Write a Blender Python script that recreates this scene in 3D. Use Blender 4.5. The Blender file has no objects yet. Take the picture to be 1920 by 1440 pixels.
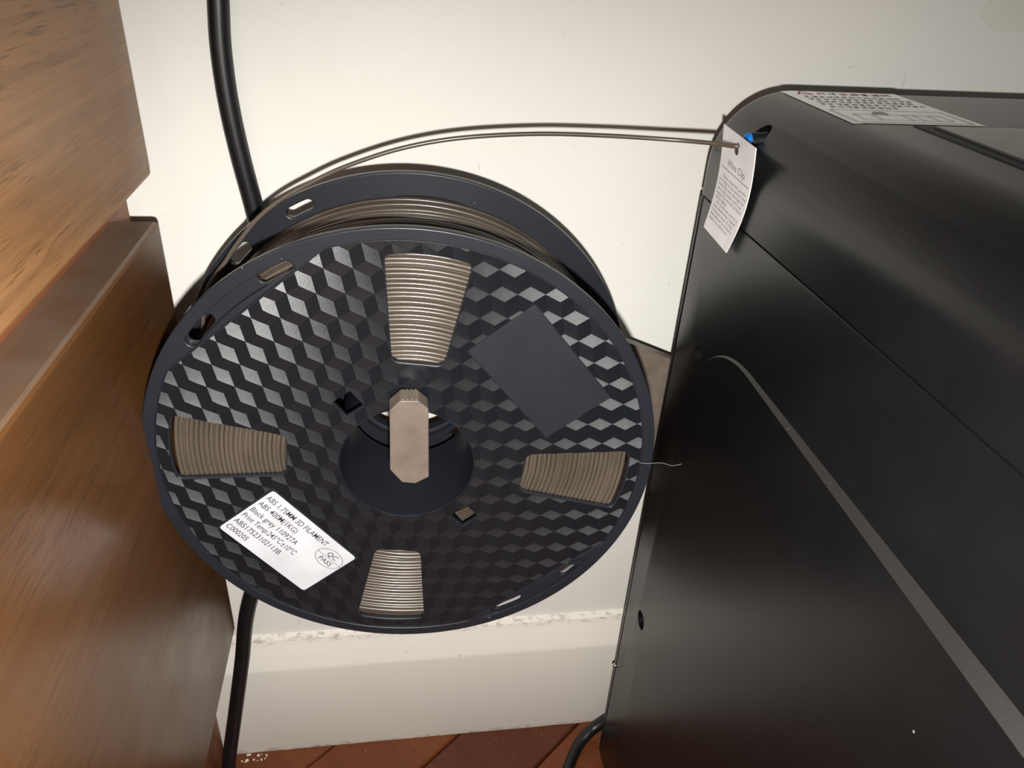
import bpy, bmesh, math, random
from mathutils import Vector, Matrix, noise

random.seed(7)
S = bpy.context.scene
C = S.collection

# ------------------------------------------------------------------ camera
H = 0.4950                      # camera height above the floor (metres)
F_PX = 1435.0                   # focal length in pixels of a 1920 wide frame
Xc = Vector((0.9887697, 0.0250631, -0.14733062))     # world axes seen in camera space
Yc = Vector((-0.13905115, 0.51554983, -0.84550172))
Zc = Vector((0.05476539, 0.85649298, 0.5132451))
ROT = Matrix((Xc, Yc, Zc))      # camera -> world
CAM = Vector((0, 0, H))
cam_d = bpy.data.cameras.new('camera')
cam_d.sensor_fit = 'HORIZONTAL'; cam_d.sensor_width = 36.0
cam_d.lens = F_PX * 36.0 / 1920.0
cam_d.clip_start = 0.005; cam_d.clip_end = 50
cam = bpy.data.objects.new('camera', cam_d); C.objects.link(cam)
cam.matrix_world = Matrix.Translation(CAM) @ ROT.to_4x4()
S.camera = cam

# ------------------------------------------------------------------ world, flash, exposure
world = bpy.data.worlds.new('room_light'); S.world = world
world.use_nodes = True
bg = world.node_tree.nodes['Background']
bg.inputs['Color'].default_value = (1.0, 0.97, 0.92, 1)
bg.inputs['Strength'].default_value = 0.10
fl_d = bpy.data.lights.new('phone_flash', 'SPOT')
fl_d.energy = 9.0; fl_d.color = (1.0, 0.975, 0.935)
fl_d.shadow_soft_size = 0.003
fl_d.spot_size = math.radians(176); fl_d.spot_blend = 1.0
flash = bpy.data.objects.new('phone_flash', fl_d); C.objects.link(flash)
flash.scale = (3.2, 1.0, 1.0)
flash.location = (0.0025, -0.0124, H - 0.0206)
flash.rotation_euler = (Vector((0.25, 0.31, -0.80))).to_track_quat('-Z', 'Y').to_euler()
S.view_settings.view_transform = 'Standard'
S.view_settings.look = 'None'
S.view_settings.exposure = 0.0
S.view_settings.gamma = 1.0
S.view_settings.use_curve_mapping = False

# ------------------------------------------------------------------ helpers
def ray(px, py):
    return ROT @ Vector((px - 960, -(py - 720), -F_PX))
def onY(px, py, y):
    d = ray(px, py); return CAM + d * (y / d.y)
def onX(px, py, x):
    d = ray(px, py); return CAM + d * (x / d.x)
def onH(px, py, h):
    d = ray(px, py); return CAM + d * ((h - H) / d.z)

def link(name, me, mats, parent=None):
    o = bpy.data.objects.new(name, me); C.objects.link(o)
    if not isinstance(mats, (list, tuple)): mats = [mats]
    if len(me.materials) == 0:
        for m in mats: me.materials.append(m)
    if parent is not None: o.parent = parent
    return o
def from_bm(name, bm, mats, parent=None, smooth=False):
    me = bpy.data.meshes.new(name)
    bmesh.ops.recalc_face_normals(bm, faces=bm.faces[:])
    bm.to_mesh(me); bm.free()
    if smooth:
        for p in me.polygons: p.use_smooth = True
    return link(name, me, mats, parent)
def empty(name, loc=(0, 0, 0), mat=None):
    o = bpy.data.objects.new(name, None); C.objects.link(o)
    o.empty_display_size = 0.02
    if mat is not None: o.matrix_world = mat
    else: o.location = loc
    return o
def tag(o, label=None, cat=None, group=None, kind=None):
    if label: o['label'] = label
    if cat: o['category'] = cat
    if group: o['group'] = group
    if kind: o['kind'] = kind
    return o
def add_box(bm, lo, hi, bevel=0.0, seg=2):
    r = bmesh.ops.create_cube(bm, size=1.0)
    vs = r['verts']
    for v in vs:
        v.co = Vector([lo[i] + (v.co[i] + 0.5) * (hi[i] - lo[i]) for i in range(3)])
    if bevel > 0:
        es = list({e for v in vs for e in v.link_edges})
        bmesh.ops.bevel(bm, geom=es, offset=bevel, segments=seg, profile=0.5, affect='EDGES')
def box(name, lo, hi, mat, parent=None, bevel=0.0, seg=2):
    bm = bmesh.new(); add_box(bm, lo, hi, bevel, seg)
    return from_bm(name, bm, mat, parent, smooth=False)
def evaluated_mesh(o):
    bpy.context.view_layer.update()
    dg = bpy.context.evaluated_depsgraph_get()
    ev = o.evaluated_get(dg)
    return bpy.data.meshes.new_from_object(ev, depsgraph=dg)
def plate(name, loops, z0, z1, mat, parent=None, bevel=0.0, scale=0.001):
    """2D outline with holes, extruded between z0 and z1 (mm)."""
    cu = bpy.data.curves.new(name, 'CURVE'); cu.dimensions = '2D'; cu.fill_mode = 'BOTH'
    for lp in loops:
        sp = cu.splines.new('POLY'); sp.points.add(len(lp) - 1); sp.use_cyclic_u = True
        for p, q in zip(sp.points, lp): p.co = (q[0], q[1], 0, 1)
    cu.extrude = (z1 - z0) / 2 - bevel
    cu.bevel_depth = bevel; cu.bevel_resolution = 2; cu.offset = -bevel
    o = bpy.data.objects.new(name, cu); C.objects.link(o)
    me = evaluated_mesh(o)
    bpy.data.objects.remove(o); bpy.data.curves.remove(cu)
    for v in me.vertices:
        v.co = Vector((v.co.x, v.co.y, v.co.z + (z0 + z1) / 2)) * scale
    me.name = name; me.materials.clear()
    return link(name, me, mat, parent)
def text_mesh(body, size, align='LEFT', shear=0.0, bold=0.0, spacing=1.0):
    cu = bpy.data.curves.new('print', 'FONT'); cu.body = body; cu.size = size
    cu.align_x = align; cu.shear = shear; cu.offset = bold; cu.space_character = spacing
    cu.resolution_u = 3
    o = bpy.data.objects.new('print', cu); C.objects.link(o)
    me = evaluated_mesh(o)
    bpy.data.objects.remove(o); bpy.data.curves.remove(cu)
    return me
def circle_pts(r, n=160, cx=0, cy=0, a0=0, a1=360):
    full = abs(a1 - a0) >= 360
    k = n if full else n + 1
    return [(cx + r * math.cos(math.radians(a0 + (a1 - a0) * i / n)),
             cy + r * math.sin(math.radians(a0 + (a1 - a0) * i / n))) for i in range(k)]
def round_poly(pts, rad, n=6):
    out = []
    k = len(pts)
    for i in range(k):
        p0, p, p1 = Vector(pts[i - 1]), Vector(pts[i]), Vector(pts[(i + 1) % k])
        a, b = (p0 - p).normalized(), (p1 - p).normalized()
        ang = math.acos(max(-1, min(1, a.dot(b))))
        t = rad / math.tan(ang / 2)
        A, B = p + a * t, p + b * t
        for j in range(n + 1):
            s = j / n
            out.append(tuple((A * (1 - s) + p * s) * (1 - s) + (p * (1 - s) + B * s) * s))
    return out
def rot2(p, deg):
    c, s = math.cos(math.radians(deg)), math.sin(math.radians(deg))
    return (p[0] * c - p[1] * s, p[0] * s + p[1] * c)
def sweep(bm, pts, rad, seg=10, cyclic=False, cap=True):
    """round tube along points; rad may be a number or a list"""
    n = len(pts); P = [Vector(p) for p in pts]
    up = None; rings = []
    for i in range(n):
        if cyclic: t = (P[(i + 1) % n] - P[i - 1]).normalized()
        else: t = (P[min(i + 1, n - 1)] - P[max(i - 1, 0)]).normalized()
        if up is None:
            up = Vector((0, 0, 1)) if abs(t.z) < 0.9 else Vector((1, 0, 0))
        nrm = (up - t * up.dot(t)).normalized(); bn = t.cross(nrm); up = nrm
        r = rad[i] if isinstance(rad, (list, tuple)) else rad
        rings.append([bm.verts.new(P[i] + (nrm * math.cos(2 * math.pi * j / seg) + bn * math.sin(2 * math.pi * j / seg)) * r) for j in range(seg)])
    for i in range(n if cyclic else n - 1):
        A, B = rings[i], rings[(i + 1) % n]
        for j in range(seg):
            bm.faces.new((A[j], A[(j + 1) % seg], B[(j + 1) % seg], B[j]))
    if cap and not cyclic:
        bm.faces.new(rings[0][::-1]); bm.faces.new(rings[-1])
def spline_pts(ctrl, per=12):
    P = [Vector(p) for p in ctrl]; out = []
    for i in range(len(P) - 1):
        p0, p1, p2, p3 = P[max(i - 1, 0)], P[i], P[i + 1], P[min(i + 2, len(P) - 1)]
        for j in range(per):
            t = j / per
            out.append(0.5 * ((2 * p1) + (p2 - p0) * t + (2 * p0 - 5 * p1 + 4 * p2 - p3) * t * t + (3 * p1 - p0 - 3 * p2 + p3) * t ** 3))
    out.append(P[-1]); return out
def lathe(bm, prof, n=96):
    """closed profile [(r,z)...] in mm spun about local z"""
    rings = []
    for i in range(n):
        a = 2 * math.pi * i / n
        rings.append([bm.verts.new((r * math.cos(a) * .001, r * math.sin(a) * .001, z * .001)) for r, z in prof])
    m = len(prof)
    for i in range(n):
        A, B = rings[i], rings[(i + 1) % n]
        for j in range(m):
            bm.faces.new((A[j], A[(j + 1) % m], B[(j + 1) % m], B[j]))
def shade_auto(o, deg=35):
    me = o.data
    for p in me.polygons: p.use_smooth = True
    try: me.set_sharp_from_angle(angle=math.radians(deg))
    except Exception: pass

# ------------------------------------------------------------------ materials
def mat(name):
    m = bpy.data.materials.new(name); m.use_nodes = True
    return m, m.node_tree, m.node_tree.nodes['Principled BSDF']
def N(nt, t, **kw):
    n = nt.nodes.new(t)
    for k, v in kw.items():
        if k in n.inputs.keys(): n.inputs[k].default_value = v
        else: setattr(n, k, v)
    return n
def ramp(nt, stops, interp='LINEAR'):
    n = nt.nodes.new('ShaderNodeValToRGB'); n.color_ramp.interpolation = interp
    el = n.color_ramp.elements
    while len(el) < len(stops): el.new(0.5)
    for e, (p, c) in zip(el, stops):
        e.position = p; e.color = c if len(c) == 4 else (*c, 1)
    return n
def mapping(nt, scale=(1, 1, 1), rot=(0, 0, 0), coord='Object'):
    tc = nt.nodes.new('ShaderNodeTexCoord'); mp = nt.nodes.new('ShaderNodeMapping')
    mp.inputs['Scale'].default_value = scale; mp.inputs['Rotation'].default_value = rot
    nt.links.new(tc.outputs[coord], mp.inputs['Vector']); return mp
def mixc(nt, a, b, fac):
    n = nt.nodes.new('ShaderNodeMix'); n.data_type = 'RGBA'
    L = nt.links
    for sock, v in ((n.inputs[0], fac), (n.inputs[6], a), (n.inputs[7], b)):
        if hasattr(v, 'is_linked') or hasattr(v, 'links'): L.new(v, sock)
        else: sock.default_value = v if not isinstance(v, tuple) else (*v[:3], 1)
    return n.outputs[2]
def plain(name, col, rough=0.5, spec=0.5, bump=0.0, bscale=800, metallic=0.0, coat=0.0, dust_or_sheen=0.0, dscale=260):
    m, nt, b = mat(name)
    b.inputs['Base Color'].default_value = (*col, 1); b.inputs['Roughness'].default_value = rough
    b.inputs['Specular IOR Level'].default_value = spec; b.inputs['Metallic'].default_value = metallic
    b.inputs['Coat Weight'].default_value = coat
    mp = mapping(nt)
    n = N(nt, 'ShaderNodeTexNoise', Scale=60.0, Detail=4.0)
    nt.links.new(mp.outputs[0], n.inputs['Vector'])
    r = ramp(nt, [(0.3, tuple(c * 0.9 for c in col)), (0.7, tuple(min(1, c * 1.1) for c in col))])
    nt.links.new(n.outputs['Fac'], r.inputs[0])
    out = r.outputs[0]
    if dust_or_sheen > 0:
        v = N(nt, 'ShaderNodeTexVoronoi', Scale=float(dscale)); nt.links.new(mp.outputs[0], v.inputs['Vector'])
        sel = N(nt, 'ShaderNodeTexNoise', Scale=23.0, Detail=3.0); nt.links.new(mp.outputs[0], sel.inputs['Vector'])
        rs = ramp(nt, [(0.05, (1, 1, 1)), (0.10, (0, 0, 0))]); nt.links.new(v.outputs['Distance'], rs.inputs[0])
        sp = nt.nodes.new('ShaderNodeSeparateColor'); nt.links.new(v.outputs['Color'], sp.inputs[0])
        gt = N(nt, 'ShaderNodeMath', operation='GREATER_THAN'); gt.inputs[1].default_value = 1 - dust_or_sheen
        nt.links.new(sp.outputs[0], gt.inputs[0])
        mu = N(nt, 'ShaderNodeMath', operation='MULTIPLY'); nt.links.new(gt.outputs[0], mu.inputs[0]); nt.links.new(rs.outputs[0], mu.inputs[1])
        out = mixc(nt, out, (0.35, 0.33, 0.3), mu.outputs[0])
    nt.links.new(out, b.inputs['Base Color'])
    if bump > 0:
        nb = N(nt, 'ShaderNodeTexNoise', Scale=float(bscale), Detail=2.0); nt.links.new(mp.outputs[0], nb.inputs['Vector'])
        bp = N(nt, 'ShaderNodeBump', Strength=bump, Distance=0.0004); nt.links.new(nb.outputs['Fac'], bp.inputs['Height'])
        nt.links.new(bp.outputs[0], b.inputs['Normal'])
    return m

M = {}
M['spool'] = plain('black_spool_plastic', (0.0145, 0.0165, 0.0225), 0.36, 0.5, 0.05, 1500, dust_or_sheen=0.02, dscale=300)
M['spool_panel'] = plain('matt_panel_plastic', (0.014, 0.0165, 0.021), 0.5, 0.4, 0.04, 1800)
M['printer'] = plain('black_printer_plastic', (0.0055, 0.0055, 0.0058), 0.29, 0.5, 0.06, 1400, dust_or_sheen=0.02, dscale=210)
M['printer_side'] = plain('black_side_plastic', (0.0055, 0.0055, 0.0058), 0.30, 0.32, 0.06, 1400, dust_or_sheen=0.02, dscale=210)
M['printer_dust'] = plain('dusty_black_plastic', (0.016, 0.0155, 0.0145), 0.42, 0.45, 0.12, 900, dust_or_sheen=0.05, dscale=420)
M['rubber'] = plain('black_rubber', (0.008, 0.008, 0.009), 0.38, 0.5, 0.05, 900)
M['dark'] = plain('black_gasket', (0.006, 0.006, 0.008), 0.5, 0.4)
M['paper'] = plain('white_label_paper', (0.61, 0.61, 0.64), 0.35, 0.4)
M['card'] = plain('white_card', (0.80, 0.79, 0.79), 0.5, 0.4)
M['sticker'] = plain('glossy_sticker_vinyl', (0.88, 0.90, 0.90), 0.2, 0.7, coat=1.0)
M['ink'] = plain('black_ink', (0.03, 0.03, 0.035), 0.6, 0.3)
M['ink_grey'] = plain('grey_ink', (0.17, 0.17, 0.18), 0.6, 0.3)
M['ink_red'] = plain('red_ink', (0.55, 0.05, 0.06), 0.6, 0.3)
M['ink_tan'] = plain('tan_ink', (0.55, 0.36, 0.16), 0.6, 0.3)
M['blue'] = plain('blue_collar_plastic', (0.01, 0.20, 0.75), 0.35, 0.5)
M['steel'] = plain('bright_screw_steel', (0.6, 0.6, 0.58), 0.3, 0.5, metallic=1.0)
M['hair'] = plain('pale_fibre', (0.5, 0.48, 0.45), 0.5, 0.5)
M['crumb'] = plain('plaster_crumb', (0.74, 0.66, 0.52), 0.8, 0.3)

def filament_mat():
    m, nt, b = mat('grey_brown_filament')
    mp = mapping(nt)
    n = N(nt, 'ShaderNodeTexNoise', Scale=35.0, Detail=3.0); nt.links.new(mp.outputs[0], n.inputs['Vector'])
    r = ramp(nt, [(0.3, (0.072, 0.056, 0.043)), (0.7, (0.105, 0.083, 0.064))]); nt.links.new(n.outputs['Fac'], r.inputs[0])
    nt.links.new(r.outputs[0], b.inputs['Base Color'])
    b.inputs['Roughness'].default_value = 0.27; b.inputs['Specular IOR Level'].default_value = 0.6
    return m
M['filament'] = filament_mat()
def printed_mat():
    m, nt, b = mat('printed_grey_brown_plastic')
    mp = mapping(nt, (1, 1, 1))
    n = N(nt, 'ShaderNodeTexNoise', Scale=120.0, Detail=5.0); nt.links.new(mp.outputs[0], n.inputs['Vector'])
    r = ramp(nt, [(0.3, (0.125, 0.097, 0.077)), (0.7, (0.175, 0.140, 0.115))]); nt.links.new(n.outputs['Fac'], r.inputs[0])
    nt.links.new(r.outputs[0], b.inputs['Base Color'])
    w = N(nt, 'ShaderNodeTexWave', Scale=800.0, Distortion=0.4); w.bands_direction = 'X'
    nt.links.new(mp.outputs[0], w.inputs['Vector'])
    bp = N(nt, 'ShaderNodeBump', Strength=0.18, Distance=0.0003); nt.links.new(w.outputs['Fac'], bp.inputs['Height'])
    nt.links.new(bp.outputs[0], b.inputs['Normal'])
    b.inputs['Roughness'].default_value = 0.42
    return m
M['printed'] = printed_mat()
def facet_mat(name, aniso, strength):
    m, nt, b = mat(name)
    b.inputs['Base Color'].default_value = (0.007, 0.0088, 0.0118, 1)
    b.inputs['Roughness'].default_value = 0.36
    b.inputs['Specular IOR Level'].default_value = 1.0
    b.inputs['Anisotropic'].default_value = aniso
    tg = N(nt, 'ShaderNodeTangent', direction_type='UV_MAP', uv_map='UVMap')
    nt.links.new(tg.outputs[0], b.inputs['Tangent'])
    uv = N(nt, 'ShaderNodeUVMap', uv_map='UVMap')
    w = N(nt, 'ShaderNodeTexWave', Scale=0.72, Distortion=0.6, Detail=1.0); w.bands_direction = 'X'
    nt.links.new(uv.outputs[0], w.inputs['Vector'])
    n2 = N(nt, 'ShaderNodeTexNoise', Scale=3.0, Detail=2.0); nt.links.new(uv.outputs[0], n2.inputs['Vector'])
    add = N(nt, 'ShaderNodeMath', operation='ADD'); nt.links.new(w.outputs['Fac'], add.inputs[0]); nt.links.new(n2.outputs['Fac'], add.inputs[1])
    bp = N(nt, 'ShaderNodeBump', Strength=strength, Distance=0.00008)
    nt.links.new(add.outputs[0], bp.inputs['Height']); nt.links.new(bp.outputs[0], b.inputs['Normal'])
    # worn, scuffed patches vary the gloss
    tc = mapping(nt); nn = N(nt, 'ShaderNodeTexNoise', Scale=45.0, Detail=4.0); nt.links.new(tc.outputs[0], nn.inputs['Vector'])
    rr = ramp(nt, [(0.35, (0.27, 0.27, 0.27)), (0.7, (0.45, 0.45, 0.45))]); nt.links.new(nn.outputs['Fac'], rr.inputs[0])
    nt.links.new(rr.outputs[0], b.inputs['Roughness'])
    return m
M['facet_a'] = facet_mat('ribbed_facet_plastic', 0.9, 0.3)
M['facet_b'] = facet_mat('plain_facet_plastic', 0.85, 0.12)
M['facet_c'] = facet_mat('ribbed_facet_plastic_cross', 0.9, 0.35)

def wood_mat(name, dark, mid, light, rough, scale=1.0, pores=0.5, dust_or_sheen=0.0, lines=0.15):
    m, nt, b = mat(name); L = nt.links
    mp = mapping(nt, (10 * scale, 1.4 * scale, 10 * scale))
    big = N(nt, 'ShaderNodeTexNoise', Scale=2.2, Detail=5.0, Roughness=0.55, Distortion=0.6); L.new(mp.outputs[0], big.inputs['Vector'])
    r = ramp(nt, [(0.25, dark), (0.5, mid), (0.75, light)]); L.new(big.outputs['Fac'], r.inputs[0])
    mp2 = mapping(nt, (1200 * scale, 70 * scale, 1200 * scale))
    por = N(nt, 'ShaderNodeTexNoise', Scale=1.0, Detail=2.0, Roughness=0.5, Distortion=0.25); L.new(mp2.outputs[0], por.inputs['Vector'])
    mp3 = mapping(nt, (40 * scale, 4 * scale, 55 * scale))
    band = N(nt, 'ShaderNodeTexNoise', Scale=1.0, Detail=2.0); L.new(mp3.outputs[0], band.inputs['Vector'])
    pr = ramp(nt, [(0.55, (0, 0, 0)), (0.66, (1, 1, 1))]); L.new(por.outputs['Fac'], pr.inputs[0])
    br = ramp(nt, [(0.42, (0.15, 0.15, 0.15)), (0.62, (1, 1, 1))]); L.new(band.outputs['Fac'], br.inputs[0])
    mu = N(nt, 'ShaderNodeMath', operation='MULTIPLY'); L.new(pr.outputs[0], mu.inputs[0]); L.new(br.outputs[0], mu.inputs[1])
    mu2 = N(nt, 'ShaderNodeMath', operation='MULTIPLY'); L.new(mu.outputs[0], mu2.inputs[0]); mu2.inputs[1].default_value = pores
    col = mixc(nt, r.outputs[0], tuple(c * 0.32 for c in dark), mu2.outputs[0])
    # fine continuous grain lines
    mpl = mapping(nt, (230 * scale, 5 * scale, 300 * scale), (0.10, 0, 0))
    ln = N(nt, 'ShaderNodeTexNoise', Scale=1.0, Detail=3.0, Roughness=0.6, Distortion=0.15); L.new(mpl.outputs[0], ln.inputs['Vector'])
    lr = ramp(nt, [(0.46, (0, 0, 0)), (0.62, (lines, lines, lines))]); L.new(ln.outputs['Fac'], lr.inputs[0])
    col = mixc(nt, col, tuple(c * 0.42 for c in dark), lr.outputs[0])
    # small chips and specks
    mp4 = mapping(nt, (1, 0.6, 1))
    v = N(nt, 'ShaderNodeTexVoronoi', Scale=70.0); L.new(mp4.outputs[0], v.inputs['Vector'])
    sp = nt.nodes.new('ShaderNodeSeparateColor'); L.new(v.outputs['Color'], sp.inputs[0])
    gt = N(nt, 'ShaderNodeMath', operation='GREATER_THAN'); gt.inputs[1].default_value = 0.93; L.new(sp.outputs[0], gt.inputs[0])
    rs = ramp(nt, [(0.06, (1, 1, 1)), (0.09, (0, 0, 0))]); L.new(v.outputs['Distance'], rs.inputs[0])
    mk = N(nt, 'ShaderNodeMath', operation='MULTIPLY'); L.new(gt.outputs[0], mk.inputs[0]); L.new(rs.outputs[0], mk.inputs[1])
    chip = mixc(nt, (0.5, 0.38, 0.25), (0.05, 0.02, 0.01), sp.outputs[1])
    col = mixc(nt, col, chip, mk.outputs[0])
    if dust_or_sheen > 0:      # wall's grey reflection painted as colour on upward facing, slightly dusty wood
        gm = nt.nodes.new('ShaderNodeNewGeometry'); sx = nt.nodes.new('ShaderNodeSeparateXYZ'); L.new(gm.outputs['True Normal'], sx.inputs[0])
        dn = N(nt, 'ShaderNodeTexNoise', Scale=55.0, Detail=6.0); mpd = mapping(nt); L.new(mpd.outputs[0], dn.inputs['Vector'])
        dr = ramp(nt, [(0.3, (dust_or_sheen * .55,) * 3), (0.7, (dust_or_sheen,) * 3)]); L.new(dn.outputs['Fac'], dr.inputs[0])
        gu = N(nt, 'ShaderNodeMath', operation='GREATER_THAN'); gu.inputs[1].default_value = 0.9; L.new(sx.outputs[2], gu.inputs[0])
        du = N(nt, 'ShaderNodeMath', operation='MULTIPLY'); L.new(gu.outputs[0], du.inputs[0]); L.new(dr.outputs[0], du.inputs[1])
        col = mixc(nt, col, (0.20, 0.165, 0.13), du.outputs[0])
    L.new(col, b.inputs['Base Color'])
    nr = N(nt, 'ShaderNodeTexNoise', Scale=18.0, Detail=5.0); mp5 = mapping(nt); L.new(mp5.outputs[0], nr.inputs['Vector'])
    rr = ramp(nt, [(0.3, (rough - .08,) * 3), (0.7, (rough + .10,) * 3)]); L.new(nr.outputs['Fac'], rr.inputs[0]); L.new(rr.outputs[0], b.inputs['Roughness'])
    bp = N(nt, 'ShaderNodeBump', Strength=0.12, Distance=0.0004); bp.invert = True; L.new(mu.outputs[0], bp.inputs['Height']); L.new(bp.outputs[0], b.inputs['Normal'])
    b.inputs['Specular IOR Level'].default_value = 0.33
    return m
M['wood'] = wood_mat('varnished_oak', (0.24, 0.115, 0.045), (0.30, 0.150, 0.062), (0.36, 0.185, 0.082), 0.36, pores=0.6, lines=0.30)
M['wood_shaded'] = wood_mat('varnished_oak_shaded', (0.082, 0.033, 0.010), (0.105, 0.044, 0.014), (0.13, 0.056, 0.019), 0.27, pores=0.3, dust_or_sheen=0.5)  # same oak darkened, the lower drawer's shade put into its base colour
M['wood_rail'] = wood_mat('reddish_rail_wood', (0.15, 0.045, 0.018), (0.20, 0.065, 0.025), (0.26, 0.09, 0.035), 0.45)
M['plank'] = wood_mat('red_brown_floor_wood', (0.10, 0.026, 0.010), (0.155, 0.044, 0.016), (0.22, 0.07, 0.025), 0.35, 0.6, 0.3)
M['plank_dark'] = wood_mat('dark_floor_wood', (0.065, 0.017, 0.008), (0.10, 0.027, 0.012), (0.14, 0.042, 0.018), 0.35, 0.6, 0.3)

def wall_mat(name, col, dirt_band=None):
    m, nt, b = mat(name); L = nt.links
    mp = mapping(nt)
    n = N(nt, 'ShaderNodeTexNoise', Scale=7.0, Detail=6.0); L.new(mp.outputs[0], n.inputs['Vector'])
    r = ramp(nt, [(0.3, tuple(c * 0.965 for c in col)), (0.7, col)]); L.new(n.outputs['Fac'], r.inputs[0])
    out = r.outputs[0]
    # short scuffs and pencil-thin scratches
    for sc, rt, lo, hi, amt, c2 in (((60, 60, 190), (0, .35, 0), 0.715, 0.76, 0.45, (0.33, 0.30, 0.25)), ((230, 230, 60), (0, -.5, .0), 0.735, 0.78, 0.5, (0.22, 0.19, 0.16)), ((14, 14, 10), (0, 0, 0), 0.70, 0.80, 0.30, (0.55, 0.50, 0.46))):
        mm = mapping(nt, sc, rt); k = N(nt, 'ShaderNodeTexNoise', Scale=1.0, Detail=3.0, Roughness=0.55, Distortion=0.3); L.new(mm.outputs[0], k.inputs['Vector'])
        kr = ramp(nt, [(lo, (0, 0, 0)), (hi, (amt, amt, amt))]); L.new(k.outputs['Fac'], kr.inputs[0])
        out = mixc(nt, out, c2, kr.outputs[0])
    if dirt_band:
        tc = nt.nodes.new('ShaderNodeTexCoord'); sx = nt.nodes.new('ShaderNodeSeparateXYZ'); L.new(tc.outputs['Object'], sx.inputs[0])
        for z0, z1, thr, amt, c2 in dirt_band:
            mr = N(nt, 'ShaderNodeMapRange', interpolation_type='SMOOTHSTEP'); zc = (z0 + z1) / 2
            sub = N(nt, 'ShaderNodeMath', operation='SUBTRACT'); L.new(sx.outputs[2], sub.inputs[0]); sub.inputs[1].default_value = zc
            ab = N(nt, 'ShaderNodeMath', operation='ABSOLUTE'); L.new(sub.outputs[0], ab.inputs[0])
            L.new(ab.outputs[0], mr.inputs[0]); mr.inputs[1].default_value = 0; mr.inputs[2].default_value = (z1 - z0) / 2
            mr.inputs[3].default_value = 1; mr.inputs[4].default_value = 0
            mm = mapping(nt, (170, 170, 420)); k = N(nt, 'ShaderNodeTexNoise', Scale=1.0, Detail=5.0, Roughness=0.65); L.new(mm.outputs[0], k.inputs['Vector'])
            kr = ramp(nt, [(thr, (0, 0, 0)), (thr + .16, (amt, amt, amt))]); L.new(k.outputs['Fac'], kr.inputs[0])
            mu = N(nt, 'ShaderNodeMath', operation='MULTIPLY'); L.new(kr.outputs[0], mu.inputs[0]); L.new(mr.outputs[0], mu.inputs[1])
            out = mixc(nt, out, c2, mu.outputs[0])
    L.new(out, b.inputs['Base Color'])
    b.inputs['Roughness'].default_value = 0.48; b.inputs['Specular IOR Level'].default_value = 0.35
    n1 = N(nt, 'ShaderNodeTexNoise', Scale=55.0, Detail=6.0, Roughness=0.6); L.new(mp.outputs[0], n1.inputs['Vector'])
    bp = N(nt, 'ShaderNodeBump', Strength=0.22, Distance=0.0012); L.new(n1.outputs['Fac'], bp.inputs['Height']); L.new(bp.outputs[0], b.inputs['Normal'])
    return m
M['wall'] = wall_mat('cream_wall_paint', (0.865, 0.845, 0.785))
M['base'] = wall_mat('cream_baseboard_paint', (0.84, 0.795, 0.72), [(0.0940, 0.1040, 0.50, 0.65, (0.24, 0.19, 0.13)), (-0.004, 0.006, 0.5, 0.8, (0.28, 0.22, 0.15))])

def glass_mat():
    m, nt, b = mat('dark_window_glass')
    b.inputs['Base Color'].default_value = (0.02, 0.02, 0.02, 1); b.inputs['Roughness'].default_value = 0.04
    b.inputs['Specular IOR Level'].default_value = 0.7
    mp = mapping(nt); n = N(nt, 'ShaderNodeTexNoise', Scale=12.0); nt.links.new(mp.outputs[0], n.inputs['Vector'])
    bp = N(nt, 'ShaderNodeBump', Strength=0.02, Distance=0.001); nt.links.new(n.outputs['Fac'], bp.inputs['Height']); nt.links.new(bp.outputs[0], b.inputs['Normal'])
    return m
M['glass'] = glass_mat()
def tape_mat():
    m, nt, b = mat('clear_tape_film')
    b.inputs['Base Color'].default_value = (0.72, 0.78, 0.62, 1); b.inputs['Roughness'].default_value = 0.12
    b.inputs['Alpha'].default_value = 0.09
    mp = mapping(nt); n = N(nt, 'ShaderNodeTexNoise', Scale=90.0); nt.links.new(mp.outputs[0], n.inputs['Vector'])
    bp = N(nt, 'ShaderNodeBump', Strength=0.3, Distance=0.001); nt.links.new(n.outputs['Fac'], bp.inputs['Height']); nt.links.new(bp.outputs[0], b.inputs['Normal'])
    return m
M['tape'] = tape_mat()

# ------------------------------------------------------------------ the setting
YW = 0.351
wall = box('wall_back', (-1.6, YW, -0.05), (1.8, YW + 0.12, 2.4), M['wall']); tag(wall, 'cream painted wall behind the spool and the printer', 'wall', kind='structure')
# baseboard: moulded profile along X
bm = bmesh.new()
prof = [(YW, 0.0), (YW - .0135, 0.0), (YW - .014, 0.003), (YW - .014, 0.0805), (YW - .0134, 0.0831), (YW - .0055, 0.0943), (YW - .0038, 0.0986), (YW, 0.1008)]
nx = 120; rows = []
for i in range(nx + 1):
    x = -0.6 + 1.6 * i / nx
    rows.append([bm.verts.new((x, y, z + (0.0007 * noise.noise((x * 60, y * 300, z * 40)) if 0 < j < 7 else 0))) for j, (y, z) in enumerate(prof)])
for i in range(nx):
    for j in range(len(prof) - 1):
        bm.faces.new((rows[i][j], rows[i + 1][j], rows[i + 1][j + 1], rows[i][j + 1]))
bb = from_bm('baseboard_back', bm, M['base'], smooth=True); shade_auto(bb, 30)
tag(bb, 'cream painted baseboard with grimy moulded top edge', 'baseboard', kind='structure')
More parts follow.
